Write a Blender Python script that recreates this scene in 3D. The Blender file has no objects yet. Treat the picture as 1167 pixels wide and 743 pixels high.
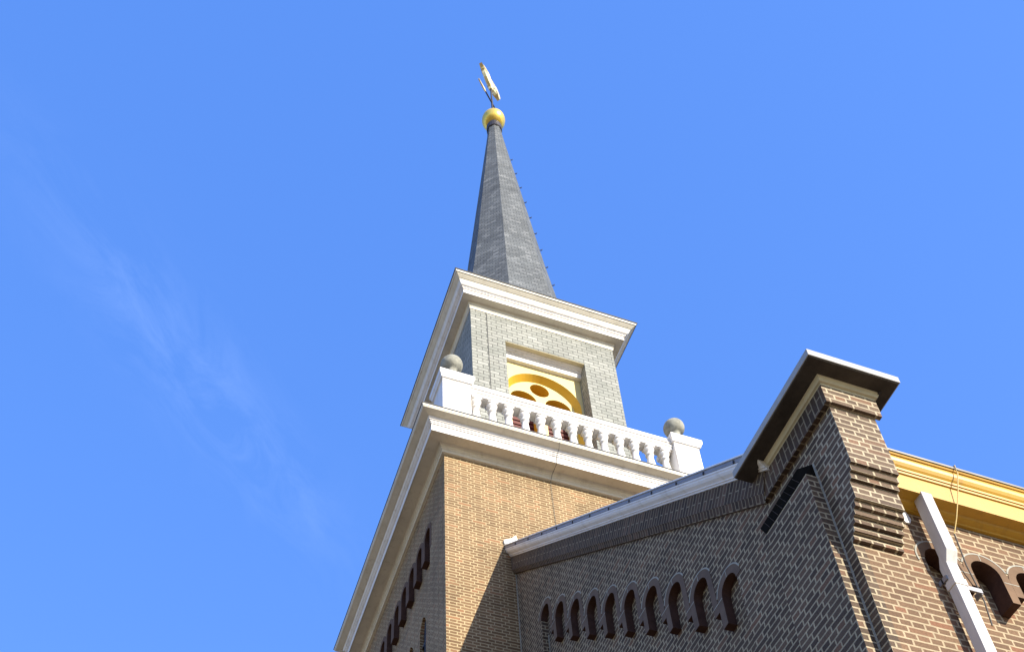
import bpy, bmesh, math, random
from mathutils import Vector, Matrix
random.seed(7)
S = bpy.context.scene
COL = S.collection
H = 1.6                       # eye height: all z below are measured from the eye, ground is at z = -H

# ------------------------------------------------------------------ camera
cam_d = bpy.data.cameras.new("camera")
cam = bpy.data.objects.new("camera", cam_d)
COL.objects.link(cam)
yaw, pitch, roll = .389236, .774014, -.0638222
cy, sy = math.cos(yaw), math.sin(yaw)
fh = Vector((sy, cy, 0)); r0 = Vector((cy, -sy, 0)); zz = Vector((0, 0, 1))
fw = math.cos(pitch)*fh + math.sin(pitch)*zz
up = -math.sin(pitch)*fh + math.cos(pitch)*zz
rt = math.cos(roll)*r0 + math.sin(roll)*up
up = -math.sin(roll)*r0 + math.cos(roll)*up
M = Matrix(((rt.x, up.x, -fw.x, 0), (rt.y, up.y, -fw.y, 0), (rt.z, up.z, -fw.z, H), (0, 0, 0, 1)))
cam.matrix_world = M
cam_d.sensor_width = 36
cam_d.lens = 1383.09/1167*36
cam_d.shift_y = (739.285-371.5)/1167
cam_d.clip_end = 3000
S.camera = cam

# ------------------------------------------------------------------ sky and sun
SUN = Vector((.446, -1, .58)).normalized()
elev = math.asin(SUN.z)
azim = math.atan2(SUN.x, SUN.y)          # clockwise from +Y
w = bpy.data.worlds.new("World"); S.world = w; w.use_nodes = True
nt = w.node_tree; N = nt.nodes; L = nt.links
bg = N["Background"]
sky = N.new("ShaderNodeTexSky"); sky.sky_type = 'NISHITA'; sky.sun_disc = False
sky.sun_elevation = elev; sky.sun_rotation = azim
sky.altitude = 0; sky.air_density = 1.0; sky.dust_density = 0.3; sky.ozone_density = 3.0
# faint cirrus wisps, fixed in the sky by direction
tc = N.new("ShaderNodeTexCoord")
def vmath(op, a, b=None):
    n = N.new("ShaderNodeVectorMath"); n.operation = op
    L.new(a, n.inputs[0])
    if b is not None:
        if isinstance(b, (tuple, Vector)): n.inputs[1].default_value = b
        else: L.new(b, n.inputs[1])
    return n
def fmath(op, a, b=None, c=None):
    n = N.new("ShaderNodeMath"); n.operation = op
    for i, v in enumerate((a, b, c)):
        if v is None: continue
        if isinstance(v, (int, float)): n.inputs[i].default_value = v
        else: L.new(v, n.inputs[i])
    return n.outputs[0]
E1, E2 = Vector((-.0846, .5186, .8508)), Vector((.050, .610, .791))
mid = (E1+E2).normalized(); along = (E2-E1).normalized(); across = mid.cross(along).normalized()
da = vmath('DOT_PRODUCT', tc.outputs['Generated'], along).outputs['Value']
dc = vmath('DOT_PRODUCT', tc.outputs['Generated'], across).outputs['Value']
dm = vmath('DOT_PRODUCT', tc.outputs['Generated'], mid).outputs['Value']
comb = N.new("ShaderNodeCombineXYZ")
L.new(fmath('MULTIPLY', da, 11.0), comb.inputs[0]); L.new(fmath('MULTIPLY', dc, 26.0), comb.inputs[1])
no = N.new("ShaderNodeTexNoise"); no.inputs['Scale'].default_value = 1.0; no.inputs['Detail'].default_value = 9
no.inputs['Roughness'].default_value = .68; no.inputs['Distortion'].default_value = .7
L.new(comb.outputs[0], no.inputs['Vector'])
fil = fmath('MULTIPLY', fmath('SUBTRACT', no.outputs[0], .42), 3.2)
ga = fmath('POWER', 2.718, fmath('MULTIPLY', fmath('MULTIPLY', da, da), -38.0))
gc = fmath('POWER', 2.718, fmath('MULTIPLY', fmath('MULTIPLY', dc, dc), -800.0))
front = fmath('GREATER_THAN', dm, 0)
cl = N.new("ShaderNodeClamp"); L.new(fil, cl.inputs[0])
cfac = fmath('MULTIPLY', fmath('MULTIPLY', fmath('MULTIPLY', cl.outputs[0], fmath('MULTIPLY', ga, gc)), front), .045)
mx = N.new("ShaderNodeMix"); mx.data_type = 'RGBA'
gm = N.new("ShaderNodeGamma"); gm.inputs[1].default_value = .36
L.new(sky.outputs[0], gm.inputs[0])
hs = N.new("ShaderNodeHueSaturation"); hs.inputs['Hue'].default_value = .529; hs.inputs['Saturation'].default_value = 2.37; hs.inputs['Value'].default_value = 2.56
L.new(gm.outputs[0], hs.inputs['Color'])
L.new(cfac, mx.inputs['Factor']); L.new(hs.outputs[0], mx.inputs['A']); mx.inputs['B'].default_value = (7, 8, 9.5, 1)
L.new(mx.outputs['Result'], bg.inputs[0])
bg.inputs[1].default_value = .15
sl = bpy.data.lights.new("sun", 'SUN'); sl.energy = 4.4; sl.angle = math.radians(.53); sl.color = (1, .93, .80)
so = bpy.data.objects.new("sun", sl); COL.objects.link(so)
so.rotation_euler = SUN.to_track_quat('Z', 'Y').to_euler(); so.location = (20, -40, 40)
S.view_settings.view_transform = 'Standard'; S.view_settings.look = 'None'
S.view_settings.exposure = 1.0; S.view_settings.gamma = 1; S.view_settings.use_curve_mapping = False

# ------------------------------------------------------------------ materials
def newmat(name, rough=.8, spec=.3):
    m = bpy.data.materials.new(name); m.use_nodes = True
    b = m.node_tree.nodes["Principled BSDF"]
    b.inputs['Roughness'].default_value = rough
    b.inputs['Specular IOR Level'].default_value = spec
    return m, m.node_tree.nodes, m.node_tree.links, b
def nn(nodes, typ, **kw):
    n = nodes.new(typ)
    for k, v in kw.items(): setattr(n, k, v)
    return n
def mixc(n, l, fac, a, b, mode='MIX'):
    m = n.new("ShaderNodeMix"); m.data_type = 'RGBA'; m.blend_type = mode
    for sock, v in (('Factor', fac), ('A', a), ('B', b)):
        if isinstance(v, (int, float)): m.inputs[sock].default_value = v
        elif isinstance(v, tuple): m.inputs[sock].default_value = (*v, 1)
        else: l.new(v, m.inputs[sock])
    return m.outputs['Result']
def ramp(n, l, fac, stops):
    r = n.new("ShaderNodeValToRGB"); e = r.color_ramp.elements
    e[0].position, e[0].color = stops[0][0], (*stops[0][1], 1)
    e[1].position, e[1].color = stops[-1][0], (*stops[-1][1], 1)
    for p, c in stops[1:-1]:
        k = e.new(p); k.color = (*c, 1)
    l.new(fac, r.inputs[0]); return r.outputs[0]
def g(v): return (v, v, v)

def brickmat(name, c1, c2, mortar, bw=.216, rh=.0665, ms=.011, bump=.5, odd=None, stain=.35, squash=.5, offset=.5, rough=.85):
    m, n, l, b = newmat(name, rough, .2)
    uv = nn(n, "ShaderNodeUVMap", uv_map="UVMap")
    wob = nn(n, "ShaderNodeTexNoise"); wob.inputs['Scale'].default_value = 9; wob.inputs['Detail'].default_value = 2
    l.new(uv.outputs[0], wob.inputs['Vector'])
    mul = nn(n, "ShaderNodeVectorMath", operation='MULTIPLY_ADD')
    l.new(wob.outputs['Color'], mul.inputs[0]); mul.inputs[1].default_value = (.010, .010, 0); l.new(uv.outputs[0], mul.inputs[2])
    bt = nn(n, "ShaderNodeTexBrick")
    bt.offset = offset; bt.offset_frequency = 2; bt.squash = squash; bt.squash_frequency = 2
    l.new(mul.outputs[0], bt.inputs['Vector'])
    bt.inputs['Scale'].default_value = 1; bt.inputs['Brick Width'].default_value = bw
    bt.inputs['Row Height'].default_value = rh; bt.inputs['Mortar Size'].default_value = ms
    bt.inputs['Mortar Smooth'].default_value = .15; bt.inputs['Bias'].default_value = 0
    bt.inputs['Color1'].default_value = (0, 0, 0, 1); bt.inputs['Color2'].default_value = (1, 1, 1, 1)
    bt.inputs['Mortar'].default_value = (.5, .5, .5, 1)
    stops = [(.0, c1), (.45, tuple((a+q)/2 for a, q in zip(c1, c2))), (.85, c2)]
    if odd: stops.append((1, odd))
    body = ramp(n, l, bt.outputs['Color'], stops)
    fine = nn(n, "ShaderNodeTexNoise"); fine.inputs['Scale'].default_value = 60; fine.inputs['Detail'].default_value = 5
    l.new(uv.outputs[0], fine.inputs['Vector'])
    body = mixc(n, l, .55, body, ramp(n, l, fine.outputs[0], [(.25, g(.45)), (.75, g(1.35))]), 'MULTIPLY')
    big = nn(n, "ShaderNodeTexNoise"); big.inputs['Scale'].default_value = 1.3; big.inputs['Detail'].default_value = 6
    big.inputs['Roughness'].default_value = .65
    l.new(uv.outputs[0], big.inputs['Vector'])
    st = ramp(n, l, big.outputs[0], [(.3, g(.55)), (.55, g(1.0)), (.75, g(1.25))])
    mo = nn(n, "ShaderNodeTexNoise"); mo.inputs['Scale'].default_value = 25; l.new(uv.outputs[0], mo.inputs['Vector'])
    mor = mixc(n, l, .4, mortar, ramp(n, l, mo.outputs[0], [(.3, g(.5)), (.7, g(1.2))]), 'MULTIPLY')
    col = mixc(n, l, bt.outputs['Fac'], body, mor)
    col = mixc(n, l, stain, col, st, 'MULTIPLY')
    l.new(col, b.inputs['Base Color'])
    inv = nn(n, "ShaderNodeMath", operation='SUBTRACT'); inv.inputs[0].default_value = 1; l.new(bt.outputs['Fac'], inv.inputs[1])
    add = nn(n, "ShaderNodeMath", operation='MULTIPLY_ADD'); l.new(fine.outputs[0], add.inputs[0]); add.inputs[1].default_value = .5; l.new(inv.outputs[0], add.inputs[2])
    bp = nn(n, "ShaderNodeBump"); bp.inputs['Strength'].default_value = bump; bp.inputs['Distance'].default_value = .006
    l.new(add.outputs[0], bp.inputs['Height']); l.new(bp.outputs[0], b.inputs['Normal'])
    return m
def plain(name, c, var=.25, scale=3, rough=.6, spec=.35, bump=.15, fine=35, metal=0, stretch=(1, 1, 1), dirt=None):
    m, n, l, b = newmat(name, rough, spec)
    tc = nn(n, "ShaderNodeTexCoord")
    mp = nn(n, "ShaderNodeMapping"); mp.inputs['Scale'].default_value = stretch
    l.new(tc.outputs['Object'], mp.inputs[0])
    a = nn(n, "ShaderNodeTexNoise"); a.inputs['Scale'].default_value = scale; a.inputs['Detail'].default_value = 7; a.inputs['Roughness'].default_value = .6
    l.new(mp.outputs[0], a.inputs['Vector'])
    f = nn(n, "ShaderNodeTexNoise"); f.inputs['Scale'].default_value = fine; f.inputs['Detail'].default_value = 4
    l.new(tc.outputs['Object'], f.inputs['Vector'])
    col = mixc(n, l, 1.0, c, ramp(n, l, a.outputs[0], [(.25, g(1-var)), (.6, g(1.0)), (.8, g(1+var*.3))]), 'MULTIPLY')
    if dirt:
        d = nn(n, "ShaderNodeTexNoise"); d.inputs['Scale'].default_value = 5; d.inputs['Detail'].default_value = 8; d.inputs['Roughness'].default_value = .7
        mp2 = nn(n, "ShaderNodeMapping"); mp2.inputs['Scale'].default_value = (2, 2, .25)
        l.new(tc.outputs['Object'], mp2.inputs[0]); l.new(mp2.outputs[0], d.inputs['Vector'])
        dm_ = ramp(n, l, d.outputs[0], [(.52, g(0)), (.75, g(.8))])
        col = mixc(n, l, dm_, col, dirt)
    l.new(col, b.inputs['Base Color']); b.inputs['Metallic'].default_value = metal
    bp = nn(n, "ShaderNodeBump"); bp.inputs['Strength'].default_value = bump; bp.inputs['Distance'].default_value = .004
    l.new(f.outputs[0], bp.inputs['Height']); l.new(bp.outputs[0], b.inputs['Normal'])
    return m

M_pier = brickmat("brown_brick", (.10, .068, .048), (.160, .110, .074), (.44, .37, .255), odd=(.21, .115, .07), ms=.009, stain=.5)
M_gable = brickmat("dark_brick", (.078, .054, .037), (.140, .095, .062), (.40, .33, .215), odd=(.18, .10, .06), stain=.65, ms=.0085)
M_soldier = brickmat("upright_brick", (.055, .038, .028), (.10, .066, .045), (.25, .205, .14), ms=.007, bw=.22, rh=.066, squash=1, offset=.5, odd=(.13, .08, .055))
M_tower = brickmat("orange_brick", (.165, .098, .049), (.25, .155, .079), (.45, .35, .20), bw=.22, rh=.058, ms=.0085, odd=(.29, .145, .072), stain=.55)
M_side = brickmat("tan_brick", (.135, .080, .046), (.19, .115, .066), (.40, .315, .20), odd=(.23, .105, .058), ms=.009, stain=.5)
M_slate_l = brickmat("pale_slate", (.28, .285, .25), (.34, .34, .30), (.06, .06, .055), bw=.22, rh=.105, ms=.006, squash=1, odd=(.38, .38, .34), stain=.4, bump=.6)
M_slate_d = brickmat("dark_slate", (.115, .124, .126), (.170, .180, .182), (.045, .048, .05), bw=.16, rh=.09, ms=.006, squash=1, odd=(.23, .238, .238), stain=.7, bump=.8, rough=.7)
M_roof = brickmat("roof_tile", (.06, .05, .05), (.10, .085, .08), (.02, .02, .02), bw=.24, rh=.3, ms=.01, squash=1)
M_white = plain("white_paint", (.80, .77, .73), .12, 2.5, .5, .4, .1, stretch=(1, 1, .5), dirt=(.50, .45, .36))
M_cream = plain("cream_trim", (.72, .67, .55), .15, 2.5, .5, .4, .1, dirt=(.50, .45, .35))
M_yellow = plain("yellow_paint", (.56, .31, .028), .25, 2, .42, .45, .12, dirt=(.36, .20, .03))
M_panel = plain("cream_yellow_paint", (.72, .58, .25), .12, 3, .5, .4, .08)
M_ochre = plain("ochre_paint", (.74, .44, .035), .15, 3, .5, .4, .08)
M_redwood = plain("dark_red_boards", (.13, .035, .025), .3, 6, .6, .3, .2)
M_olive = plain("olive_trim", (.60, .54, .36), .2, 4, .55, .35, .15)
M_conc = plain("shaded_concrete", (.075, .064, .053), .5, 5, .9, .15, .5, dirt=(.035, .03, .025))  # cap slab seen from below; underside shade is put into this colour
M_zinc = plain("zinc_sheet", (.27, .27, .29), .2, 4, .5, .4, .1, metal=.1)
M_capedge = plain("grey_lead_edge", (.38, .375, .355), .25, 6, .5, .3, .1)
M_zincl = plain("bright_zinc_edge", (.72, .72, .70), .15, 6, .4, .5, .1)
M_drip = plain('dark_lead_drip', (.055, .055, .058), .3, 6, .6, .3, .1)
M_gutter = plain("gutter_zinc", (.20, .175, .14), .3, 6, .5, .4, .1)
M_pipe = plain("off_white_pipe", (.60, .57, .53), .15, 3, .45, .4, .08, dirt=(.40, .36, .30))
M_black = plain("near_black_brick", (.015, .013, .011), .3, 8, 1.0, .0, .3)  # near-black base colour of the slope above the buttress
M_stone = plain("brown_stone", (.185, .115, .068), .3, 6, .85, .2, .35)
M_stoned = plain("grey_brown_stone", (.150, .105, .075), .3, 6, .85, .2, .35)
M_red2 = plain('dark_brown_stone', (.075, .052, .038), .5, 8, .9, .1, .5)
M_red = plain('red_brown_stone', (.135, .080, .048), .3, 6, .85, .2, .35)
M_jamb = plain("shaded_red_reveal", (.075, .040, .030), .4, 9, .9, .1, .4)  # red-brown reveal, with the recess shade darkened into its colour
M_mortar = plain("pale_mortar", (.36, .345, .29), .3, 12, .9, .1, .3)
M_gold = plain("gold_leaf", (.92, .66, .13), .14, 5, .34, .5, .05, metal=.55)
M_goldp = plain("pale_gilding", (.95, .80, .42), .15, 5, .35, .5, .05, metal=.25)
M_iron = plain("dark_iron", (.035, .03, .028), .3, 9, .5, .4, .2)
M_ball = plain("lichen_stone", (.36, .355, .30), .55, 9, .9, .15, .6, dirt=(.10, .10, .08))
M_glass = plain("dark_window_glass", (.012, .013, .016), .3, 3, .25, .4, .0)
M_cable = plain("grey_cable", (.10, .09, .08), .2, 8, .6, .3, .0)
M_cabley = plain("painted_cable", (.62, .45, .16), .2, 8, .6, .3, .0)
M_ground = brickmat("street_paving", (.15, .115, .075), (.21, .16, .105), (.09, .075, .055), bw=.6, rh=.3, ms=.012, squash=1, bump=.3)

# ------------------------------------------------------------------ mesh helpers
def uvmap(me, org=(0, 0, 0), fn=None):
    uvl = me.uv_layers.new(name="UVMap")
    o = Vector(org)
    for p in me.polygons:
        n = p.normal
        if abs(n.z) > .93: t, b = Vector((1, 0, 0)), Vector((0, 1, 0))
        else:
            t = Vector((0, 0, 1)).cross(n).normalized(); b = n.cross(t)
        for li in p.loop_indices:
            co = me.vertices[me.loops[li].vertex_index].co - o
            uvl.data[li].uv = fn(co, n) if fn else (co.dot(t), co.dot(b))
def build(name, bm, mats, parent=None, org=(4.668, 4.31, 7.405-.0665*40), uvfn=None, smooth=False, bevel=0, lift=True, base=None):
    """link bm as one mesh object; coordinates are eye-relative world metres"""
    bmesh.ops.recalc_face_normals(bm, faces=bm.faces)
    if bevel:
        ed = [e for e in bm.edges if len(e.link_faces) == 2 and e.calc_face_angle(0) > .5]
        bmesh.ops.bevel(bm, geom=ed, offset=bevel, segments=2, affect='EDGES', profile=.5)
    me = bpy.data.meshes.new(name); bm.to_mesh(me); bm.free()
    uvmap(me, org, uvfn)
    for m in (mats if isinstance(mats, (list, tuple)) else [mats]): me.materials.append(m)
    if smooth:
        for p in me.polygons: p.use_smooth = True
    o = bpy.data.objects.new(name, me); COL.objects.link(o)
    if parent is not None:
        o.parent = parent
        q = parent; off = Vector((0, 0, 0))
        while q is not None: off += q.location; q = q.parent
        o.location = Vector((0, 0, H)) - off if lift else Vector((0, 0, 0))
    elif lift: o.location = (0, 0, H)
    if base is not None and parent is None:      # put the origin at the thing's base
        bz = Vector(base); me.transform(Matrix.Translation(-bz)); o.location = bz + Vector((0, 0, H))
    return o
def thing(name, label, cat, loc, group=None):
    o = bpy.data.objects.new(name, None); COL.objects.link(o); o.empty_display_size = .3
    o.location = (loc[0], loc[1], loc[2]+H); o['label'] = label; o['category'] = cat
    if group: o['group'] = group
    return o
def tag(o, label, cat, group=None):
    o['label'] = label; o['category'] = cat
    if group: o['group'] = group
    return o
def box(bm, x0, x1, y0, y1, z0, z1, mi=0):
    vs = [bm.verts.new((x, y, z)) for z in (z0, z1) for y in (y0, y1) for x in (x0, x1)]
    for q in ((0, 2, 3, 1), (4, 5, 7, 6), (0, 1, 5, 4), (2, 6, 7, 3), (0, 4, 6, 2), (1, 3, 7, 5)):
        f = bm.faces.new([vs[i] for i in q]); f.material_index = mi
def plate(bm, outer, holes, axis, d0, d1, mi=0):
    """flat plate with outline 'outer' (and holes) in (Y,z) for axis 'X' or (X,z) for axis 'Y', between depths d0 and d1"""
    P = (lambda a, z, d: (d, a, z)) if axis == 'X' else (lambda a, z, d: (a, d, z))
    t = bmesh.new(); loops = []
    for lp in [outer]+list(holes):
        vs = [t.verts.new(P(a, z, d0)) for a, z in lp]
        for i in range(len(vs)): t.edges.new((vs[i], vs[(i+1) % len(vs)]))
        loops.append(vs)
    bmesh.ops.triangle_fill(t, use_beauty=True, edges=t.edges[:])
    idx = {v: i for i, v in enumerate(t.verts)}
    co = [v.co.copy() for v in t.verts]
    tris = [[idx[v] for v in f.verts] for f in t.faces]
    rings = [[idx[v] for v in lp] for lp in loops]
    t.free()
    off = Vector((d1-d0, 0, 0)) if axis == 'X' else Vector((0, d1-d0, 0))
    A = [bm.verts.new(c) for c in co]; B = [bm.verts.new(c+off) for c in co]
    for f in tris:
        bm.faces.new([A[i] for i in f]).material_index = mi
        bm.faces.new([B[i] for i in reversed(f)]).material_index = mi
    for rg in rings:
        for i in range(len(rg)):
            j = (i+1) % len(rg)
            bm.faces.new((A[rg[i]], A[rg[j]], B[rg[j]], B[rg[i]])).material_index = mi
def sweep(bm, prof, path, closed=False, mi=0, caps=True):
    """profile [(overhang, z)] swept along plan path [(x,y)], overhang to the left-hand outside (mitred)"""
    n = len(path); rings = []
    segn = []
    for i in range(n if closed else n-1):
        a, b = Vector(path[i]), Vector(path[(i+1) % n]); d = (b-a).normalized(); segn.append(Vector((d.y, -d.x)))
    for i in range(n):
        if closed: n0, n1 = segn[i-1], segn[i]
        else: n0 = segn[max(i-1, 0)]; n1 = segn[min(i, n-2)]
        m = (n0+n1); m = m/ m.dot(n0) if m.length > 1e-6 else n0
        rings.append([bm.verts.new((path[i][0]+m.x*o, path[i][1]+m.y*o, z)) for o, z in prof])
    k = len(prof)
    for i in range(n if closed else n-1):
        A, B = rings[i], rings[(i+1) % n]
        for j in range(k):
            jj = (j+1) % k
            bm.faces.new((A[j], A[jj], B[jj], B[j])).material_index = mi[j] if isinstance(mi, list) else mi
    if not closed and caps:
        bm.faces.new(rings[0]).material_index = mi; bm.faces.new(list(reversed(rings[-1]))).material_index = mi
def tube(bm, pts, r, seg=8, mi=0):
    pts = [Vector(p) for p in pts]; rings = []
    for i, p in enumerate(pts):
        d = (pts[min(i+1, len(pts)-1)]-pts[max(i-1, 0)]).normalized()
        u = d.cross(Vector((.31, .17, .93))).normalized(); v = d.cross(u)
        rr = r[i] if isinstance(r, (list, tuple)) else r
        rings.append([bm.verts.new(p+u*math.cos(2*math.pi*k/seg)*rr+v*math.sin(2*math.pi*k/seg)*rr) for k in range(seg)])
    for A, B in zip(rings, rings[1:]):
        for k in range(seg): bm.faces.new((A[k], A[(k+1) % seg], B[(k+1) % seg], B[k])).material_index = mi
    bm.faces.new(rings[0]); bm.faces.new(list(reversed(rings[-1])))
def lathe(bm, prof, c, seg=20, mi=0):
    rings = []
    for r, z in prof:
        rings.append([bm.verts.new((c[0]+r*math.cos(2*math.pi*k/seg), c[1]+r*math.sin(2*math.pi*k/seg), z)) for k in range(seg)] if r > 1e-5 else [bm.verts.new((c[0], c[1], z))])
    for A, B in zip(rings, rings[1:]):
        if len(A) == 1 and len(B) == 1: continue
        for k in range(seg):
            k2 = (k+1) % seg
            if len(A) == 1: f = bm.faces.new((A[0], B[k2], B[k]))
            elif len(B) == 1: f = bm.faces.new((A[k], A[k2], B[0]))
            else: f = bm.faces.new((A[k], A[k2], B[k2], B[k]))
            f.material_index = mi
    for R in (rings[0], rings[-1]):
        if len(R) > 2: bm.faces.new(R).material_index = mi
def arc(c, r, a0, a1, n):
    return [(c[0]+r*math.cos(math.radians(a0+(a1-a0)*i/n)), c[1]+r*math.sin(math.radians(a0+(a1-a0)*i/n))) for i in range(n+1)]
GZ = -H

# ------------------------------------------------------------------ ground
bm = bmesh.new(); box(bm, -900, 900, -900, 900, GZ-.3, GZ)
gr = build("ground", bm, M_ground); gr['kind'] = 'structure'

# ------------------------------------------------------------------ church hall (gable, corner pier, side wall)
XP, YF, YW = 4.668, 4.31, 4.585           # gable plane, pier front, side wall front
DEP = .09; SDEP = .15
TY0, TY1, TX0, TX1 = 11.04, 15.83, 3.58, 8.46
TCX, TCY = 6.02, 13.49
def rk(y): return 13.81-.895*(TY0-y)       # roof line
hall = thing("church_hall", "dark brick church hall with raked gable, corner pier and yellow eaves at right", "church", (14, 13.5, GZ))

def reveal(o, ax):  # hood side faces get the reveal colour with painted-in shade
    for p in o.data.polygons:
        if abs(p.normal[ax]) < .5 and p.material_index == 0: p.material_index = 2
# --- gable front plate with hanging round-arch frieze, stepping with the rake
GP = .4433; GR = .135
GC = [(10.155-GP*i, 11.535-.4033*i) for i in range(10)]
RO = GR+.006
out = [(TY0, GZ), (TY0, rk(TY0)-.1), (5.2, rk(5.2)-.1), (5.05, 8.43), (YW, 8.43), (YW, GZ), (GC[9][0]-RO, GZ)]
for i in range(9, -1, -1):
    yc, zc = GC[i]
    out += arc((yc, zc), RO, 180, 0, 12)
    if i > 0:
        yn, zn = GC[i-1]                   # leg to the far side
        ym = (yc+yn)/2
        out += [(yc+RO, zc-.32), (ym, zc-.32), (ym, zc-.10), (yn-RO, zc-.10)]
out += [(GC[0][0]+RO, GZ)]
bm = bmesh.new(); plate(bm, out, [], 'X', XP, XP+DEP)
box(bm, XP+DEP+.001, XP+.5, YW+.2, TY0+.5, GZ, 8.2)
plate(bm, [(YW+.2, 8.2), (TY0+.5, 8.2), (TY0+.5, rk(TY0)-.3), (6.0, rk(6.0)-.3)], [], 'X', XP+DEP+.001, XP+.5)
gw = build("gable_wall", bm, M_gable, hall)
for i, (yc, zc) in enumerate(GC):
    bm = bmesh.new()
    hw = GP/2-.0005; r = .216; a = math.degrees(math.acos(min(1, hw/r))) if hw < r else 0
    far_b = zc-.32-.004; nb = zc-(.4033+.10)-.004
    p = [(yc+hw, zc)]+arc((yc, zc), r, a, 180-a, 16)
    if i == 9: p += [(yc-hw, zc)]
    else: p += [(yc-hw, nb), (yc-GR, nb)]
    p += arc((yc, zc), GR, 180, 0, 14)
    if i > 0: p += [(yc+GR, far_b), (yc+hw, far_b)]
    q = []
    for pt in p:
        if not q or (abs(pt[0]-q[-1][0])+abs(pt[1]-q[-1][1])) > 1e-4: q.append(pt)
    if abs(q[0][0]-q[-1][0])+abs(q[0][1]-q[-1][1]) < 1e-4: q.pop()
    plate(bm, q, [], 'X', XP-.004, XP+DEP-.001, 0)
    aa = math.degrees(math.acos(min(1, (GP/2-.001)/.229)))
    plate(bm, arc((yc, zc), .231, aa, 180-aa, 20)+arc((yc, zc), .215, 180-aa, aa, 20), [], 'X', XP-.006, XP+.01, 1)
    plate(bm, [(yc-.004, zc+GR+.003), (yc+.004, zc+GR+.003), (yc+.004, zc+.214), (yc-.004, zc+.214)], [], 'X', XP-.0055, XP, 1)
    if i < 9: plate(bm, [(yc-GP/2-.085, zc-.4033+.004), (yc-GP/2-.085, zc-.4033-.006), (yc-GP/2+.085, zc-.4033-.006), (yc-GP/2+.085, zc-.4033+.004)], [], 'X', XP-.0055, XP, 1)
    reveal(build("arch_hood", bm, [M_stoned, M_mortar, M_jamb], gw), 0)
# mortar beads in the inner corners
bm = bmesh.new(); box(bm, XP-.010, XP+.004, 4.679, 4.697, GZ, 7.84); box(bm, XP-.010, XP+.003, TY0-.012, TY0+.002, GZ, 13.25)
box(bm, XP+DEP-.012, XP+DEP+.003, GC[0][0]+GR-.008, GC[0][0]+GR+.004, GZ, GC[0][1]-.25)
build("mortar_joint", bm, M_mortar, hall)

# --- buttress beside the pier with a steep near-black weathering
bm = bmesh.new(); box(bm, XP-.114, XP+.002, 4.69, 5.343, GZ, 7.677)
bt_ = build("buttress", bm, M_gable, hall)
bm = bmesh.new()
f4 = [(XP-.118, 4.70, 7.675), (XP-.118, 5.347, 7.675), (XP-.001, 5.54, 8.005), (XP-.001, 4.885, 8.025), (XP-.001, 4.70, 7.86)]
f = [bm.verts.new(p) for p in f4]; b_ = [bm.verts.new((XP+.03, p[1], p[2]-.01)) for p in f4]
bm.faces.new(f); bm.faces.new(list(reversed(b_)))
for i in range(5): bm.faces.new((f[i], b_[i], b_[(i+1) % 5], f[(i+1) % 5]))
for k in range(8):                         # brick joints across the weathering
    yu = 5.47-.070*k
    p = [Vector((XP-.004, yu, 8.006)), Vector((XP-.004, yu-.005, 8.006)), Vector((XP-.1215, yu-.198, 7.676)), Vector((XP-.1215, yu-.193, 7.676))]
    q = [bm.verts.new(v) for v in p]; q2 = [bm.verts.new(v+Vector((.004, 0, -.002))) for v in p]
    for fc in ((q[0], q[1], q[2], q[3]), (q2[3], q2[2], q2[1], q2[0])): bm.faces.new(fc).material_index = 1
build("weathering", bm, [M_black, M_red2], bt_)

# --- corner pier: corbelled outwards course by course
bm = bmesh.new(); PX1 = 5.10
lv = [(7.405, 8.40, YF), (7.338, 7.405, 4.337), (7.270, 7.338, 4.366), (7.07, 7.270, 4.395)]
y = 4.395; z = 7.07
for k in range(5):
    y += .0315; lv.append((z-.0615, z, y)); z -= .0615
for z0, z1, yy in lv: box(bm, XP, PX1, yy, YW, z0, z1)
def pier_uv(co, n):
    if abs(n.x) > .5: return (-co.y, co.z)
    if abs(n.y) > .5: return (co.x, co.z)
    return (co.x, co.y+.03)
pier = build("corner_pier", bm, [M_pier], hall, uvfn=pier_uv)
# band under the cap
bm = bmesh.new(); B0, B1, BO = 8.135, 8.365, .048
box(bm, XP-BO, PX1+.045, YF-.040, YF, B0+.008, B1)
build("brick_band", bm, M_pier, pier)
def up_uv(co, n):
    return (co.z-.01, -co.y) if abs(n.x) > .5 else (co.x, co.y)
bm = bmesh.new()
plate(bm, [(YF-.0395, B0), (5.325, 8.118), (5.225, B1), (YF-.0395, B1)], [], 'X', XP-BO-.001, XP)
build("upright_band", bm, M_soldier, pier, uvfn=up_uv)
# olive moulding
bm = bmesh.new()
sweep(bm, [(0, 8.366), (.035, 8.366), (.042, 8.39), (.062, 8.395), (.075, 8.425), (.085, 8.44), (0, 8.44)], [(XP, 5.165), (XP, YF), (PX1, YF), (PX1, 4.9)])
build("cap_moulding", bm, M_olive, pier)
# cap slab
bm = bmesh.new(); CX0, CX1, CY0, CY1 = XP-.232, PX1+.186, YF-.21, 5.40
box(bm, CX0, CX1, CY0, CY1, 8.441, 8.50)
build("cap_slab", bm, M_conc, pier, bevel=.004)
bm = bmesh.new()
sweep(bm, [(.004, 8.449), (.012, 8.451), (.012, 8.53), (-.10, 8.545), (-.10, 8.501), (.004, 8.501)], [(CX0, CY1-.002), (CX0, CY0), (CX1, CY0), (CX1, CY1-.002)])
ce = build("cap_edge", bm, [M_capedge], pier)
bm = bmesh.new(); box(bm, PX1+.06, PX1+.085, YF+.0-.10, YF+.20, 8.425, 8.440)
build("drip_slot", bm, M_iron, pier)

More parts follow.
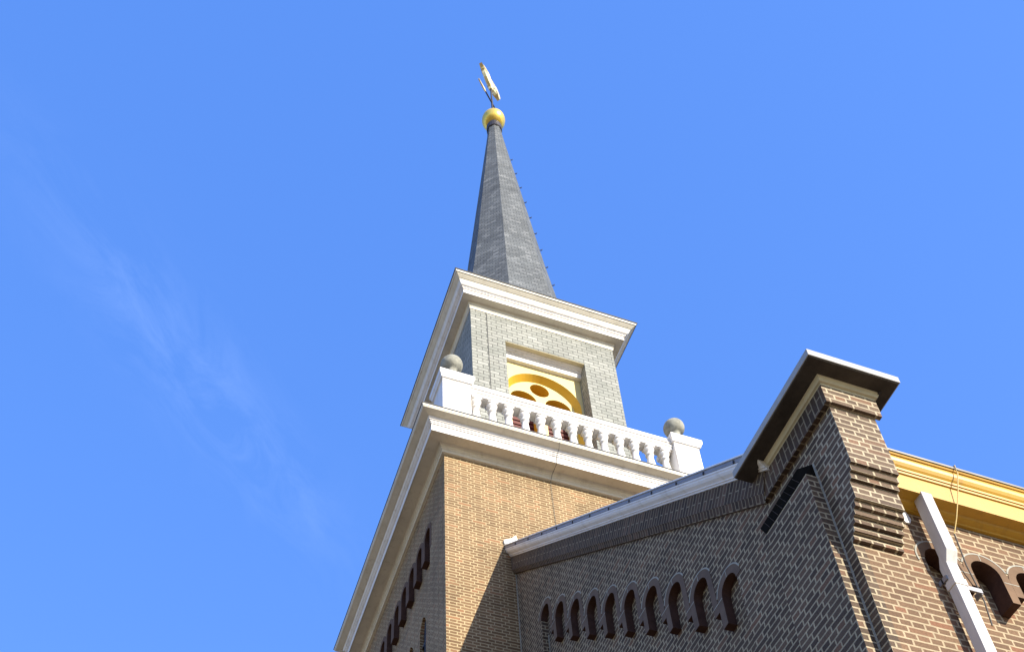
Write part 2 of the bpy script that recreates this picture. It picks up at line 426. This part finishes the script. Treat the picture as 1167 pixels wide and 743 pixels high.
# --- raked brick band, cornice and lead edge
ang = math.atan(.895); ca, sa = math.cos(ang), math.sin(ang)
def rake_uv(co, n):
    y, zq = co.y, co.z
    return (-y*sa*-1*-1+zq*ca if False else (zq*ca-y*sa), y*ca+zq*sa) if abs(n.x) > .5 else (co.x, co.y)
bm = bmesh.new()
plate(bm, [(TY0, rk(TY0)-.2), (TY0, rk(TY0)-.49), (5.29, rk(5.29)-.49), (5.226, 8.366), (5.21, rk(5.21)-.2)], [], 'X', XP-.062, XP)
build("raked_band", bm, M_soldier, hall, org=(0, TY0, 13.81-.2), uvfn=rake_uv)
bm = bmesh.new()
A = [bm.verts.new(p) for p in ((XP-.062, TY0, rk(TY0)-.491), (XP, TY0, rk(TY0)-.491), (XP, TY0, rk(TY0)-.555), (XP-.030, TY0, rk(TY0)-.555))]
B = [bm.verts.new(p) for p in ((XP-.062, 5.29, rk(5.29)-.491), (XP, 5.29, rk(5.29)-.491), (XP, 5.345, 8.118), (XP-.030, 5.345, 8.118))]
for j in range(4): bm.faces.new((A[j], A[(j+1) % 4], B[(j+1) % 4], B[j]))
bm.faces.new(A); bm.faces.new(list(reversed(B)))
build("band_chamfer", bm, M_soldier, hall, org=(0, TY0, 13.81-.43), uvfn=rake_uv)
def rakeprof(bm, prof, y0, y1, mi=0):
    A = [bm.verts.new((x, y0, rk(y0)+v)) for x, v in prof]; B = [bm.verts.new((x, y1, rk(y1)+v)) for x, v in prof]
    k = len(prof)
    for j in range(k): bm.faces.new((A[j], A[(j+1) % k], B[(j+1) % k], B[j])).material_index = mi
    bm.faces.new(A).material_index = mi; bm.faces.new(list(reversed(B))).material_index = mi
bm = bmesh.new()
rakeprof(bm, [(4.70, -.051), (4.518, -.051), (4.518, -.075), (4.526, -.080), (4.528, -.105), (4.545, -.135), (4.572, -.160), (4.578, -.166), (4.578, -.182), (4.594, -.188), (4.596, -.206), (4.70, -.206)], TY0-.001, 5.15)
rc = build("raked_cornice", bm, M_white, hall)
bm = bmesh.new()
rakeprof(bm, [(4.72, .012), (4.520, .012), (4.514, 0), (4.514, -.044), (4.520, -.049), (4.72, -.049)], TY0-.001, 5.15)
lf = build("lead_fascia", bm, M_zinc, rc)
bm = bmesh.new()
rakeprof(bm, [(4.60, .036), (4.508, .036), (4.505, .028), (4.505, .014), (4.60, .014)], TY0-.001, 5.15)
build("bright_edge", bm, M_zincl, rc)
for k in range(13):
    yq = 10.62-.47*k
    if yq < 5.3: break
    bm = bmesh.new(); zq = rk(yq)-.085
    box(bm, 4.504, 4.514, yq-.009, yq+.009, zq+.040, zq+.072)
    build("clip", bm, M_iron, rc)
bm = bmesh.new()                            # stepped flashing against the tower
plate(bm, [(4.50, 13.86), (4.50, 13.93), (4.62, 14.0), (4.70, 14.10), (4.72, 14.0), (4.9, 14.0), (4.9, 13.86)], [], 'Y', TY0-.03, TY0-.004)
build("flashing", bm, M_zincl, rc)

# --- side wall with hanging arcade
SP = .4225; SC = [(5.457+SP*i, 6.817) for i in range(44)]
XE = SC[-1][0]+.6
out = [(XP+DEP, GZ), (XP+DEP, 7.40), (XE, 7.40), (XE, GZ), (SC[-1][0]+RO, GZ)]
for i in range(len(SC)-1, -1, -1):
    xc, zc = SC[i]
    out += arc((xc, zc), RO, 0, 180, 12)
    if i > 0:
        xn = SC[i-1][0]; xm = (xc+xn)/2
        out += [(xc-RO, 6.62), (xm, 6.62), (xm, 6.53), (xn+RO, 6.53)]
out += [(SC[0][0]-RO, 6.60), (5.392, 6.60), (5.392, GZ)]
bm = bmesh.new(); plate(bm, out, [], 'Y', YW, YW+SDEP)
box(bm, XP+.5, XE, YW+SDEP+.001, YW+.5, GZ, 7.40)
sw = build("side_wall", bm, M_side, hall)
for i in range(9):
    xc, zc = SC[i]; bm = bmesh.new()
    hw = SP/2-.0005; r = .206; a = 0
    p = [(xc+r, zc)]+arc((xc, zc), r, 4, 176, 16)
    p += [(xc-hw, zc), (xc-hw, 6.616), (xc-GR, 6.616)] if i > 0 else [(xc-r, zc)]
    p += arc((xc, zc), GR, 180, 0, 14)
    p += [(xc+GR, 6.526), (xc+hw, 6.526), (xc+hw, zc)]
    q = []
    for pt in p:
        if not q or (abs(pt[0]-q[-1][0])+abs(pt[1]-q[-1][1])) > 1e-4: q.append(pt)
    plate(bm, q, [], 'Y', YW-.004, YW+SDEP-.001, 0)
    aa = math.degrees(math.acos(min(1, (SP/2-.001)/.220))) if i > 0 else 18
    plate(bm, arc((xc, zc), .220, aa, 180-aa if i > 0 else 195, 20)+arc((xc, zc), .205, 180-aa if i > 0 else 195, aa, 20), [], 'Y', YW-.006, YW+.01, 1)
    plate(bm, [(xc-.0035, zc+GR+.003), (xc+.0035, zc+GR+.003), (xc+.0035, zc+.204), (xc-.0035, zc+.204)], [], 'Y', YW-.0055, YW, 1)
    plate(bm, [(xc+SP/2-.07, zc-.06), (xc+SP/2-.07, zc-.068), (xc+SP/2+.07, zc-.068), (xc+SP/2+.07, zc-.06)], [], 'Y', YW-.0055, YW, 1)
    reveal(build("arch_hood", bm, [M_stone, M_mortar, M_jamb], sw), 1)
# yellow eaves cornice
ev = [(4.338, 7.765), (4.345, 7.752), (4.356, 7.750), (4.352, 7.718), (4.358, 7.690), (4.372, 7.662), (4.386, 7.645), (4.388, 7.622), (4.397, 7.618), (4.399, 7.597), (4.412, 7.592), (4.414, 7.402), (4.500, 7.404), (4.512, 7.385), (4.535, 7.372), (4.556, 7.366), (4.560, 7.348), (4.60, 7.348), (4.60, 7.78), (4.36, 7.78)]
bm = bmesh.new()
A = [bm.verts.new((PX1-.001, yy, z)) for yy, z in ev]; B = [bm.verts.new((XE, yy, z)) for yy, z in ev]
for j in range(len(ev)): bm.faces.new((A[j], A[(j+1) % len(ev)], B[(j+1) % len(ev)], B[j]))
bm.faces.new(A); bm.faces.new(list(reversed(B)))
ec = build("eaves_cornice", bm, M_yellow, hall)
bm = bmesh.new()
A_ = [(4.330, 7.796), (4.326, 7.788), (4.330, 7.772), (4.45, 7.782), (4.45, 7.796)]
A = [bm.verts.new((PX1+.012, yy, z)) for yy, z in A_]; B = [bm.verts.new((XE, yy, z)) for yy, z in A_]
for j in range(5): bm.faces.new((A[j], A[(j+1) % 5], B[(j+1) % 5], B[j]))
bm.faces.new(A); bm.faces.new(list(reversed(B)))
build("gutter_edge", bm, M_gutter, ec)
# far long wall, rear wall and roof
bm = bmesh.new()
box(bm, XP+.5, XE, 22.0, 22.4, GZ, 7.7)
plate(bm, [(TY1-.1, GZ), (22.4, GZ), (22.4, 7.7), (TY1-.1, rk(2*TCY-TY1+.1)-.3)], [], 'X', XP, XP+.45)
plate(bm, [(YW+.51, GZ), (22.0, GZ), (22.0, 7.7), (TCY, 15.6), (YW+.51, 7.7)], [], 'X', XE-.4, XE)
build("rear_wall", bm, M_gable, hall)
bm = bmesh.new()
for s, ye, yt, xs in ((1, 4.40, 5.30, PX1+.02), (1, 5.30, TCY, 4.56), (-1, 4.40, TCY, 4.56)):
    pts = [(ye, rk(ye)-.02), (yt, rk(yt)-.02), (yt, rk(yt)+.010), (ye, rk(ye)+.010)]
    A = [bm.verts.new((xs, TCY+(p-TCY)*s, z)) for p, z in pts]
    B = [bm.verts.new((XE+.1, TCY+(p-TCY)*s, z)) for p, z in pts]
    for j in range(4): bm.faces.new((A[j], A[(j+1) % 4], B[(j+1) % 4], B[j]))
    bm.faces.new(A); bm.faces.new(list(reversed(B)))
build("roof", bm, M_roof, hall)

# ------------------------------------------------------------------ tower
tower = thing("church_tower", "tall orange brick church tower with white cornices, grey slate belfry and pointed spire", "tower", (TCX, TCY, GZ))
TP = .4425; TC = [(11.945+TP*i, 14.745) for i in range(8)]
ZB = 15.722
OT = (TX0, TY0, 0)
out = [(TY1, GZ), (TY1, ZB+.1), (TY0, ZB+.1), (TY0, GZ), (TC[0][0]-RO, GZ)]
for i, (yc, zc) in enumerate(TC):
    out += arc((yc, zc), RO, 180, 0, 12)
    if i < 7:
        yn = TC[i+1][0]; ym = (yc+yn)/2
        out += [(yc+RO, 14.30), (yn-RO, 14.30)]
out += [(TC[-1][0]+RO, GZ)]
def lancet(c, w_, top, bot):
    r = w_; zs = top-r*.866
    return [(c-w_/2, bot)]+[(c+w_/2-r*math.cos(math.radians(60*i/8)), zs+r*math.sin(math.radians(60*i/8))) for i in range(9)] + \
           [(c-w_/2+r*math.cos(math.radians(60-60*i/8)), zs+r*math.sin(math.radians(60-60*i/8))) for i in range(1, 9)]+[(c+w_/2, bot)]
LC = [12.46, 13.14, 13.84, 14.52]
bm = bmesh.new()
plate(bm, out, [], 'X', TX0, TX0+DEP)
plate(bm, [(TY1-.3, GZ), (TY1-.3, ZB), (TY0+.3, ZB), (TY0+.3, GZ)], [lancet(c, .32, 13.42, 9.0) for c in LC], 'X', TX0+DEP+.001, TX0+.4)
box(bm, TX0+.401, TX1, TY0+.001, TY1-.001, GZ, ZB+.08)
box(bm, TX0+DEP, TX0+.401, TY0, TY0+.299, GZ, ZB+.08); box(bm, TX0+DEP, TX0+.401, TY1-.299, TY1, GZ, ZB+.08)
shaft = build("brick_shaft", bm, [M_tower], tower, org=OT)
for i, (yc, zc) in enumerate(TC):
    bm = bmesh.new(); hw = TP/2-.002
    p = arc((yc, zc), .222, 6, 174, 14)+[(yc-hw, 14.296), (yc-GR, 14.296)]+arc((yc, zc), GR, 180, 0, 12)+[(yc+GR, 14.296), (yc+hw, 14.296)]
    plate(bm, p, [], 'X', TX0-.004, TX0+DEP-.001)
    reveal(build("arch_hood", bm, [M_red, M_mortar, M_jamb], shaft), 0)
for c in LC:
    bm = bmesh.new(); box(bm, TX0+.15, TX0+.17, c-.159, c+.159, 9.0, 13.40)
    wn = build("lancet_window", bm, M_glass, tower)
    bm = bmesh.new(); box(bm, TX0+.125, TX0+.149, c-.012, c+.012, 9.0, 13.35)
    for k in range(9): box(bm, TX0+.127, TX0+.147, c-.155, c+.155, 9.3+.45*k, 9.325+.45*k)
    build("glazing_bar", bm, M_iron, wn)

def square(h, c=(TCX, TCY)): return [(c[0]-h, c[1]-h), (c[0]+h, c[1]-h), (c[0]+h, c[1]+h), (c[0]-h, c[1]+h)]
BCX, BCY = (TX0+TX1)/2, (TY0+TY1)/2; BH = (TX1-TX0)/2
def dens(prof): return prof
cor = [(0, ZB), (.042, ZB+.003), (.048, 15.775), (.066, 15.788), (.072, 15.80), (.085, 15.805), (.092, 15.85), (.104, 15.872), (.105, 15.878),
       (.292, 15.870), (.300, 15.846), (.303, 15.846), (.303, 16.004), (.318, 16.008), (.320, 16.030), (.332, 16.036), (.338, 16.055), (.352, 16.062), (.368, 16.090), (.372, 16.118), (.40, 16.122),
       (.492, 16.150), (.498, 16.166), (.505, 16.170), (.514, 16.205), (.514, 16.214), (-.1, 16.235), (-.1, ZB)]
rect = [(TX0, TY0), (TX1, TY0), (TX1, TY1), (TX0, TY1)]
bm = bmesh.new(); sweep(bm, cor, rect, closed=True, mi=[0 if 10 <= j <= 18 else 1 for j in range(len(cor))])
bc = build("balcony_cornice", bm, [M_white, M_cream], tower)
bm = bmesh.new(); sweep(bm, [(.516, 16.216), (.519, 16.203), (.524, 16.216), (.519, 16.228), (-.05, 16.25), (-.05, 16.238)], rect, closed=True)
build("lead_edge", bm, M_drip, bc)
bm = bmesh.new(); box(bm, TX0+.05, TX1-.05, TY0+.05, TY1-.05, 16.20, 16.262)
build("balcony_floor", bm, M_zinc, tower)

# lantern (belfry stage) with a niche on each side
LH = 1.566; LZ0, LZ1 = 16.2, 22.125; TH = .62
NH = .853; NT = 21.275; NB = 17.6
def rotz(pt, k):
    x, y = pt[0]-TCX, pt[1]-TCY
    for _ in range(k): x, y = -y, x
    return (x+TCX, y+TCY)
def rot_bm(bm, k):
    if k: bmesh.ops.rotate(bm, verts=bm.verts, cent=(TCX, TCY, 0), matrix=Matrix.Rotation(math.pi/2*k, 3, 'Z'))
YL = TCY-LH
for k in range(4):
    bm = bmesh.new()
    lx0 = TCX-LH; lx1 = TCX+LH-TH
    # each wall runs from its own corner to the next wall's inner face
    plate(bm, [(lx0, LZ0), (lx1+TH-.0, LZ0), (lx1+TH, LZ1), (lx0, LZ1)] if False else [(lx0, LZ0), (TCX+LH, LZ0), (TCX+LH, LZ1), (lx0, LZ1)],
          [[(TCX-NH, NB), (TCX+NH, NB), (TCX+NH, NT), (TCX-NH, NT)]], 'Y', YL, YL+.36)
    # corner overlap removed: cut the wall ends at 45 degrees
    for v in bm.verts:
        if v.co.y > YL+.1:
            if v.co.x < TCX-LH+.01: v.co.x += .36
            if v.co.x > TCX+LH-.01: v.co.x -= .36
    rot_bm(bm, k)
    lw = build("belfry_wall", bm, M_slate_l, tower, org=(TCX-LH, YL, 0))
    # lintel moulding inside the niche head
    bm = bmesh.new(); yi = YL+.30
    pr = [(yi+.05, 21.274), (yi-.200, 21.274), (yi-.205, 21.255), (yi-.165, 21.235), (yi-.155, 21.21), (yi-.125, 21.205), (yi-.120, 21.175), (yi-.098, 21.172), (yi-.094, 21.085), (yi-.085, 21.08), (yi-.085, 21.045), (yi-.002, 21.042), (yi+.05, 21.04)]
    A = [bm.verts.new((TCX-NH+.002, yy, z)) for yy, z in pr]; B = [bm.verts.new((TCX+NH-.002, yy, z)) for yy, z in pr]
    for j in range(len(pr)): bm.faces.new((A[j], A[(j+1) % len(pr)], B[(j+1) % len(pr)], B[j]))
    bm.faces.new(A); bm.faces.new(list(reversed(B))); rot_bm(bm, k)
    build("niche_lintel", bm, M_white, lw)
    bm = bmesh.new(); box(bm, TCX-NH+.004, TCX+NH-.004, YL+.006, YL+.090, 21.258, 21.272); rot_bm(bm, k)
    build("niche_soffit", bm, M_olive, lw)
    # surround with a big round-headed opening, splayed
    AC = (TCX, 20.06); zs = NB
    bm = bmesh.new()
    plate(bm, [(TCX-NH+.003, zs), (TCX-.80, zs)]+arc(AC, .80, 180, 0, 28)+[(TCX+.80, zs), (TCX+NH-.003, zs), (TCX+NH-.003, 21.045), (TCX-NH+.003, 21.045)], [], 'Y', YL+.30, YL+.315)
    # splayed soffit
    a_ = [(TCX-.80, zs)]+arc(AC, .80, 180, 0, 28)+[(TCX+.80, zs)]; b_ = [(TCX-.715, zs)]+arc(AC, .715, 180, 0, 28)+[(TCX+.715, zs)]
    va = [bm.verts.new((x, YL+.302, z)) for x, z in a_]; vb = [bm.verts.new((x, YL+.44, z)) for x, z in b_]
    for j in range(len(va)-1):
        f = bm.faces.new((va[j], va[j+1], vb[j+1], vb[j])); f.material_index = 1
    rot_bm(bm, k)
    build("arch_surround", bm, [M_panel, M_ochre], lw)
    # tracery plate
    bm = bmesh.new()
    def sub(cx): return [(cx-.27, zs+.2)]+arc((cx, 20.075), .275, 180, 0, 18)+[(cx+.27, zs+.2)]
    plate(bm, [(TCX-.74, zs)]+arc(AC, .74, 180, 0, 28)+[(TCX+.74, zs)], [arc((TCX-.005, 20.53), .205, 0, 345, 23), sub(TCX-.365), sub(TCX+.365)], 'Y', YL+.44, YL+.68)
    rot_bm(bm, k)
    tr = build("tracery", bm, [M_panel, M_ochre], lw)
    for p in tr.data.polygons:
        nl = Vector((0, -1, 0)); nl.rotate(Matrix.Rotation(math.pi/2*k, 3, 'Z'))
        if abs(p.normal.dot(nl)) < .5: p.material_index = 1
    bm = bmesh.new(); box(bm, TCX-.8, TCX+.8, YL+.72, YL+.74, zs, 20.95)
    for q in range(24): box(bm, TCX-.78, TCX+.78, YL+.685, YL+.70, zs+.06+.135*q, zs+.15+.135*q)
    rot_bm(bm, k)
    build("louvre", bm, M_redwood, lw)
lc = [(0, 22.115), (.014, 22.118), (.018, 22.14), (.018, 22.185), (.026, 22.19), (.034, 22.24), (.05, 22.29), (.055, 22.318), (.198, 22.318), (.2035, 22.306), (.207, 22.306), (.2085, 22.42),
      (.224, 22.425), (.226, 22.442), (.242, 22.448), (.248, 22.47), (.268, 22.478), (.288, 22.50), (.312, 22.548), (.330, 22.59), (.345, 22.60), (.40, 22.655), (.406, 22.668), (.425, 22.672), (.440, 22.712), (.445, 22.722),
      (-.1, 22.74), (-.1, 22.115)]
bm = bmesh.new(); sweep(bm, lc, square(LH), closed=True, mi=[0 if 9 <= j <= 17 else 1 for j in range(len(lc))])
lcor = build("belfry_cornice", bm, [M_white, M_cream], tower)
bm = bmesh.new(); sweep(bm, [(.448, 22.724), (.452, 22.712), (.457, 22.726), (.452, 22.738), (-.05, 22.80), (-.05, 22.742)], square(LH), closed=True)
build("lead_edge", bm, M_drip, lcor)
# spire
def octv(a, z, cx=TCX, cyy=TCY):
    R = a/math.cos(math.pi/8)
    return [(cx+R*math.cos(math.pi/8+k*math.pi/4), cyy+R*math.sin(math.pi/8+k*math.pi/4), z) for k in range(8)]
prof = [(1.62, 22.78), (1.46, 23.05), (1.34, 23.5), (1.21, 24.4), (1.04, 25.9), (.885, 27.4), (.205, 35.15), (.17, 35.75)]
bm = bmesh.new(); rings = [[bm.verts.new(p) for p in octv(a, z)] for a, z in prof]
for A, B in zip(rings, rings[1:]):
    for k in range(8): bm.faces.new((A[k], A[(k+1) % 8], B[(k+1) % 8], B[k]))
bm.faces.new(rings[0]); bm.faces.new(list(reversed(rings[-1])))
spire = build("spire", bm, M_slate_d, tower, org=(TCX, TCY, 0))
def ap(z):
    for (a0, z0), (a1, z1) in zip(prof, prof[1:]):
        if z0 <= z <= z1: return a0+(a1-a0)*(z-z0)/(z1-z0)
for i in range(10):
    z = 25.6+.88*i
    bm = bmesh.new(); p = Vector(octv(ap(z), z)[7]); d = Vector((p.x-TCX, p.y-TCY, 0)).normalized()
    tube(bm, [p-d*.02, p+d*.05, p+d*.058+Vector((0, 0, .04))], .012, 6)
    build("roof_hook", bm, M_iron, spire)
bm = bmesh.new(); lathe(bm, [(.205, 35.5), (.225, 35.52), (.225, 35.78), (.20, 35.84), (.16, 35.98)], (TCX, TCY), 20)
build("collar", bm, M_iron, spire, smooth=False)
bm = bmesh.new()
R_, zc = .345, 36.28
lathe(bm, [(.12, zc-.33)]+[(R_*math.sin(math.radians(a)), zc-R_*math.cos(math.radians(a))) for a in range(22, 150, 8)]+[(.13, zc+.335), (.075, zc+.45), (.05, zc+.60), (.03, zc+.72)], (TCX, TCY), 32)
build("gilded_ball", bm, M_gold, tower, smooth=True)

# ------------------------------------------------------------------ balustrade on the balcony
bal = thing("balustrade", "white painted balcony balustrade with corner pedestals and stone balls around the belfry", "balustrade", (BCX, BCY, 16.262))
PW = .5; RY = 11.17
def pedestal(cx, cyy):
    bm = bmesh.new()
    h = PW/2
    sweep(bm, [(.03, 16.262), (.03, 16.46), (.012, 16.49), (0, 16.50), (0, 17.86), (.012, 17.875), (.03, 17.885), (.04, 17.93), (.062, 17.965), (.066, 18.00), (.066, 18.08), (.05, 18.10), (-.2, 18.13), (-.2, 16.262)],
          [(cx-h, cyy-h), (cx+h, cyy-h), (cx+h, cyy+h), (cx-h, cyy+h)], closed=True)
    box(bm, cx-.1, cx+.1, cyy-.1, cyy+.1, 18.1, 18.128)
    p = build("pedestal", bm, M_white, bal)
    bm = bmesh.new(); R = .20; zc = 18.74
    lathe(bm, [(.15, 18.12), (.15, 18.20), (.10, 18.26), (.085, 18.40), (.085, 18.53)]+[(R*math.sin(math.radians(a)), zc-R*math.cos(math.radians(a))) for a in range(28, 180, 8)]+[(0, zc+R)], (cx, cyy), 28)
    build("stone_ball", bm, M_ball, p, smooth=True)
PC = [(TX0+.235, TY0+.24), (TX1-.27, TY0+.24), (TX1-.27, TY1-.25), (TX0+.235, TY1-.25)]
for c in PC: pedestal(*c)
bprof = [(.078, 16.44), (.078, 16.50), (.055, 16.52), (.062, 16.56), (.045, 16.60), (.075, 16.75), (.088, 16.88), (.082, 17.0), (.060, 17.25), (.047, 17.42), (.044, 17.475), (.060, 17.485), (.064, 17.505), (.060, 17.525), (.048, 17.535), (.050, 17.575), (.066, 17.60), (.078, 17.64), (.080, 17.665), (.074, 17.675)]
bm = bmesh.new(); lathe(bm, [(r*1.24, z) for r, z in bprof], (0, 0), 16); box(bm, -.09, .09, -.09, .09, 17.676, 17.735)
proto = build("baluster", bm, M_white, bal, smooth=True)
for p in proto.data.polygons:
    p.use_smooth = abs(p.normal.z) < .98 and len(p.vertices) == 4 and p.area < .02
off0 = proto.location.copy()
first = True
for k in range(4):
    a, b = Vector(PC[k]), Vector(PC[(k+1) % 4]); d = (b-a).normalized(); nrm = Vector((d.y, -d.x))
    n = 13
    a2, b2 = a+d*.25, b-d*.25
    ln = (b2-a2).length; stp = ln/(n+.0)
    for i in range(n):
        q = a2+d*(stp*(i+.5))+nrm*.07
        o = proto if first else proto.copy()
        if not first: COL.objects.link(o)
        first = False
        o.parent = bal; o.location = off0+Vector((q.x+random.uniform(-.006, .006), q.y+random.uniform(-.006, .006), 0)); o.rotation_euler = (0, 0, random.uniform(-.05, .05))
    bm = bmesh.new()
    e0, e1 = a2+nrm*.07, b2+nrm*.07
    ext = [(e0.x+d.x*.0, e0.y), (e1.x, e1.y)]
    sweep(bm, [(.10, 17.735), (.105, 17.80), (.125, 17.82), (.125, 17.87), (.145, 17.885), (.145, 17.985), (.13, 18.0), (-.13, 18.01), (-.145, 17.985), (-.145, 17.885), (-.10, 17.82), (-.10, 17.735)], ext)
    build("handrail", bm, M_white, bal)
    bm = bmesh.new(); sweep(bm, [(.11, 16.262), (.11, 16.43), (.09, 16.44), (-.09, 16.44), (-.11, 16.43), (-.11, 16.262)], ext)
    build("plinth", bm, M_white, bal)

# ------------------------------------------------------------------ weathercock
wc = thing("weathercock", "small gilded weathercock with arrow on the very top of the spire", "weathercock", (TCX, TCY, 37.0))
bm = bmesh.new(); tube(bm, [(TCX, TCY, 36.9), (TCX, TCY, 37.6), (TCX, TCY, 38.72)], [.035, .03, .022], 8)
build("rod", bm, M_iron, wc)
hd = Vector((-.745, -.667, 0)).normalized(); sd = Vector((-hd.y, hd.x, 0))
def hp(a, z, s=0): 
    v = Vector((TCX, TCY, 0))+hd*a+sd*s; return (v.x, v.y, z)
bm = bmesh.new(); tube(bm, [hp(-.28, 37.57), hp(.45, 37.57)], .022, 8)
ar = build("arrow_shaft", bm, M_iron, wc)
bm = bmesh.new()
def bladeplate(bm, pts, t):
    A = [bm.verts.new(hp(a, z, t)) for a, z in pts]; B = [bm.verts.new(hp(a, z, -t)) for a, z in pts]
    bm.faces.new(A); bm.faces.new(list(reversed(B)))
    for j in range(len(pts)): bm.faces.new((A[j], B[j], B[(j+1) % len(pts)], A[(j+1) % len(pts)]))
bladeplate(bm, [(.40, 37.59), (.46, 37.66), (.83, 37.58), (.83, 37.56), (.46, 37.48), (.40, 37.55)], .018)
build("arrow_head", bm, M_goldp, wc)
ck = [(-.56, 38.98), (-.60, 39.16), (-.55, 39.34), (-.44, 39.42), (-.34, 39.38), (-.28, 39.26), (-.20, 39.13), (-.06, 39.08), (.10, 39.12), (.22, 39.24), (.27, 39.36), (.34, 39.42), (.38, 39.50), (.44, 39.46), (.50, 39.44), (.54, 39.36), (.66, 39.31), (.54, 39.28), (.53, 39.20), (.47, 39.17), (.44, 39.02), (.36, 38.90), (.22, 38.80), (.08, 38.74), (.05, 38.62), (-.04, 38.62), (-.05, 38.75), (-.18, 38.82), (-.32, 38.93), (-.42, 38.98), (-.48, 38.95)]
bm = bmesh.new()
ctr = (-.02, 38.98)
n = len(ck)
ri = {}
for t, sc in ((.045, 1.0), (.085, .6), (-.045, 1.0), (-.085, .6)):
    ri[t] = [bm.verts.new(hp(ctr[0]+(a-ctr[0])*sc*.95, ctr[1]+(z-ctr[1])*sc, t)) for a, z in ck]
for a_, b_ in ((.085, .045), (.045, -.045), (-.045, -.085)):
    for j in range(n): bm.faces.new((ri[a_][j], ri[a_][(j+1) % n], ri[b_][(j+1) % n], ri[b_][j]))
bm.faces.new(ri[.085]); bm.faces.new(list(reversed(ri[-.085])))
bmesh.ops.triangulate(bm, faces=[f for f in bm.faces if len(f.verts) > 4])
build("rooster", bm, M_goldp, wc)

# ------------------------------------------------------------------ downpipe and cables
dp = thing("downpipe", "white square downpipe with an elbow on the sunny side wall", "downpipe", (5.41, 4.5, GZ))
def sq(bm, x0, x1, yf, yb, za, zb): box(bm, x0, x1, yf, yb, za, zb)
bm = bmesh.new()
rows = [(7.42, 4.402, 4.505), (6.735, 4.402, 4.505), (6.64, 4.452, 4.54), (GZ, 4.452, 4.54)]
R = [[bm.verts.new((x, y, z)) for x, y in ((5.36, yf), (5.462, yf), (5.462, yb), (5.36, yb))] for z, yf, yb in rows]
for A, B in zip(R, R[1:]):
    for k in range(4): bm.faces.new((A[k], A[(k+1) % 4], B[(k+1) % 4], B[k]))
bm.faces.new(R[0]); bm.faces.new(list(reversed(R[-1])))
build("pipe", bm, M_pipe, dp, bevel=.006)
bm = bmesh.new(); box(bm, 5.352, 5.470, 4.446, 4.545, 6.40, 6.47); 
build("pipe_sleeve", bm, M_pipe, dp, bevel=.004)
for zq in (6.49, 4.2, 1.6):
    bm = bmesh.new(); box(bm, 5.345, 5.70, 4.542, 4.556, zq, zq+.045); box(bm, 5.345, 5.36, 4.50, 4.60, zq, zq+.045); box(bm, 5.69, 5.70, 4.55, 4.62, zq-.01, zq+.05)
    build("bracket", bm, M_zinc, dp)
bm = bmesh.new()
tube(bm, [(5.757, 4.36, 7.815), (5.757, 4.318, 7.80), (5.752, 4.320, 7.70), (5.70, 4.37, 7.45), (5.645, 4.43, 7.22), (5.612, 4.485, 7.08)], .005, 8)
tube(bm, [(5.612, 4.485, 7.08), (5.655, 4.54, 6.79), (5.70, 4.566, 6.56), (5.712, 4.575, 6.44), (5.71, 4.60, 6.2)], .006, 8, 1)
for f in bm.faces: pass
tag(build("cable", bm, [M_cabley, M_cable], base=(5.71, 4.6, 6.2)), "thin pale cable dropping over the yellow eaves beside the white downpipe", "cable")
def onwall(name, pts, r, label, m=M_cable):
    bm = bmesh.new(); tube(bm, pts, r, 6)
    tag(build(name, bm, m, base=pts[-1]), label, "cable")
xw = 5.395
onwall("lightning_conductor", [(xw, 10.60, 16.245), (xw, 10.516, 16.222), (xw, 10.60, 16.05), (xw, 10.728, 15.99), (xw, 10.728, 15.84), (xw-.005, 10.95, 15.80), (xw-.01, 11.024, 15.70), (xw, 11.026, 14.9), (xw+.015, 11.028, 13.9)], .004,
       "thin dark wire running down the orange brick below the balcony cornice")
xl = 4.80
onwall("lightning_conductor", [(xl, 11.914, 22.1), (xl, 11.916, 20.9), (xl+.005, 11.916, 19.2), (xl+.005, 11.916, 16.4)], .0045,
       "thin dark wire down the pale slate belfry wall left of the niche")
bm = bmesh.new(); plate(bm, [(5.235, 7.245), (5.262, 7.32), (5.30, 7.335), (5.325, 7.25), (5.30, 7.19), (5.26, 7.19)], [], 'Y', YW-.018, YW-.002)
tag(build("wall_plate", bm, M_zincl, base=(5.28, YW, 7.19)), "small pale metal plate on the brick between pier and downpipe", "plate")
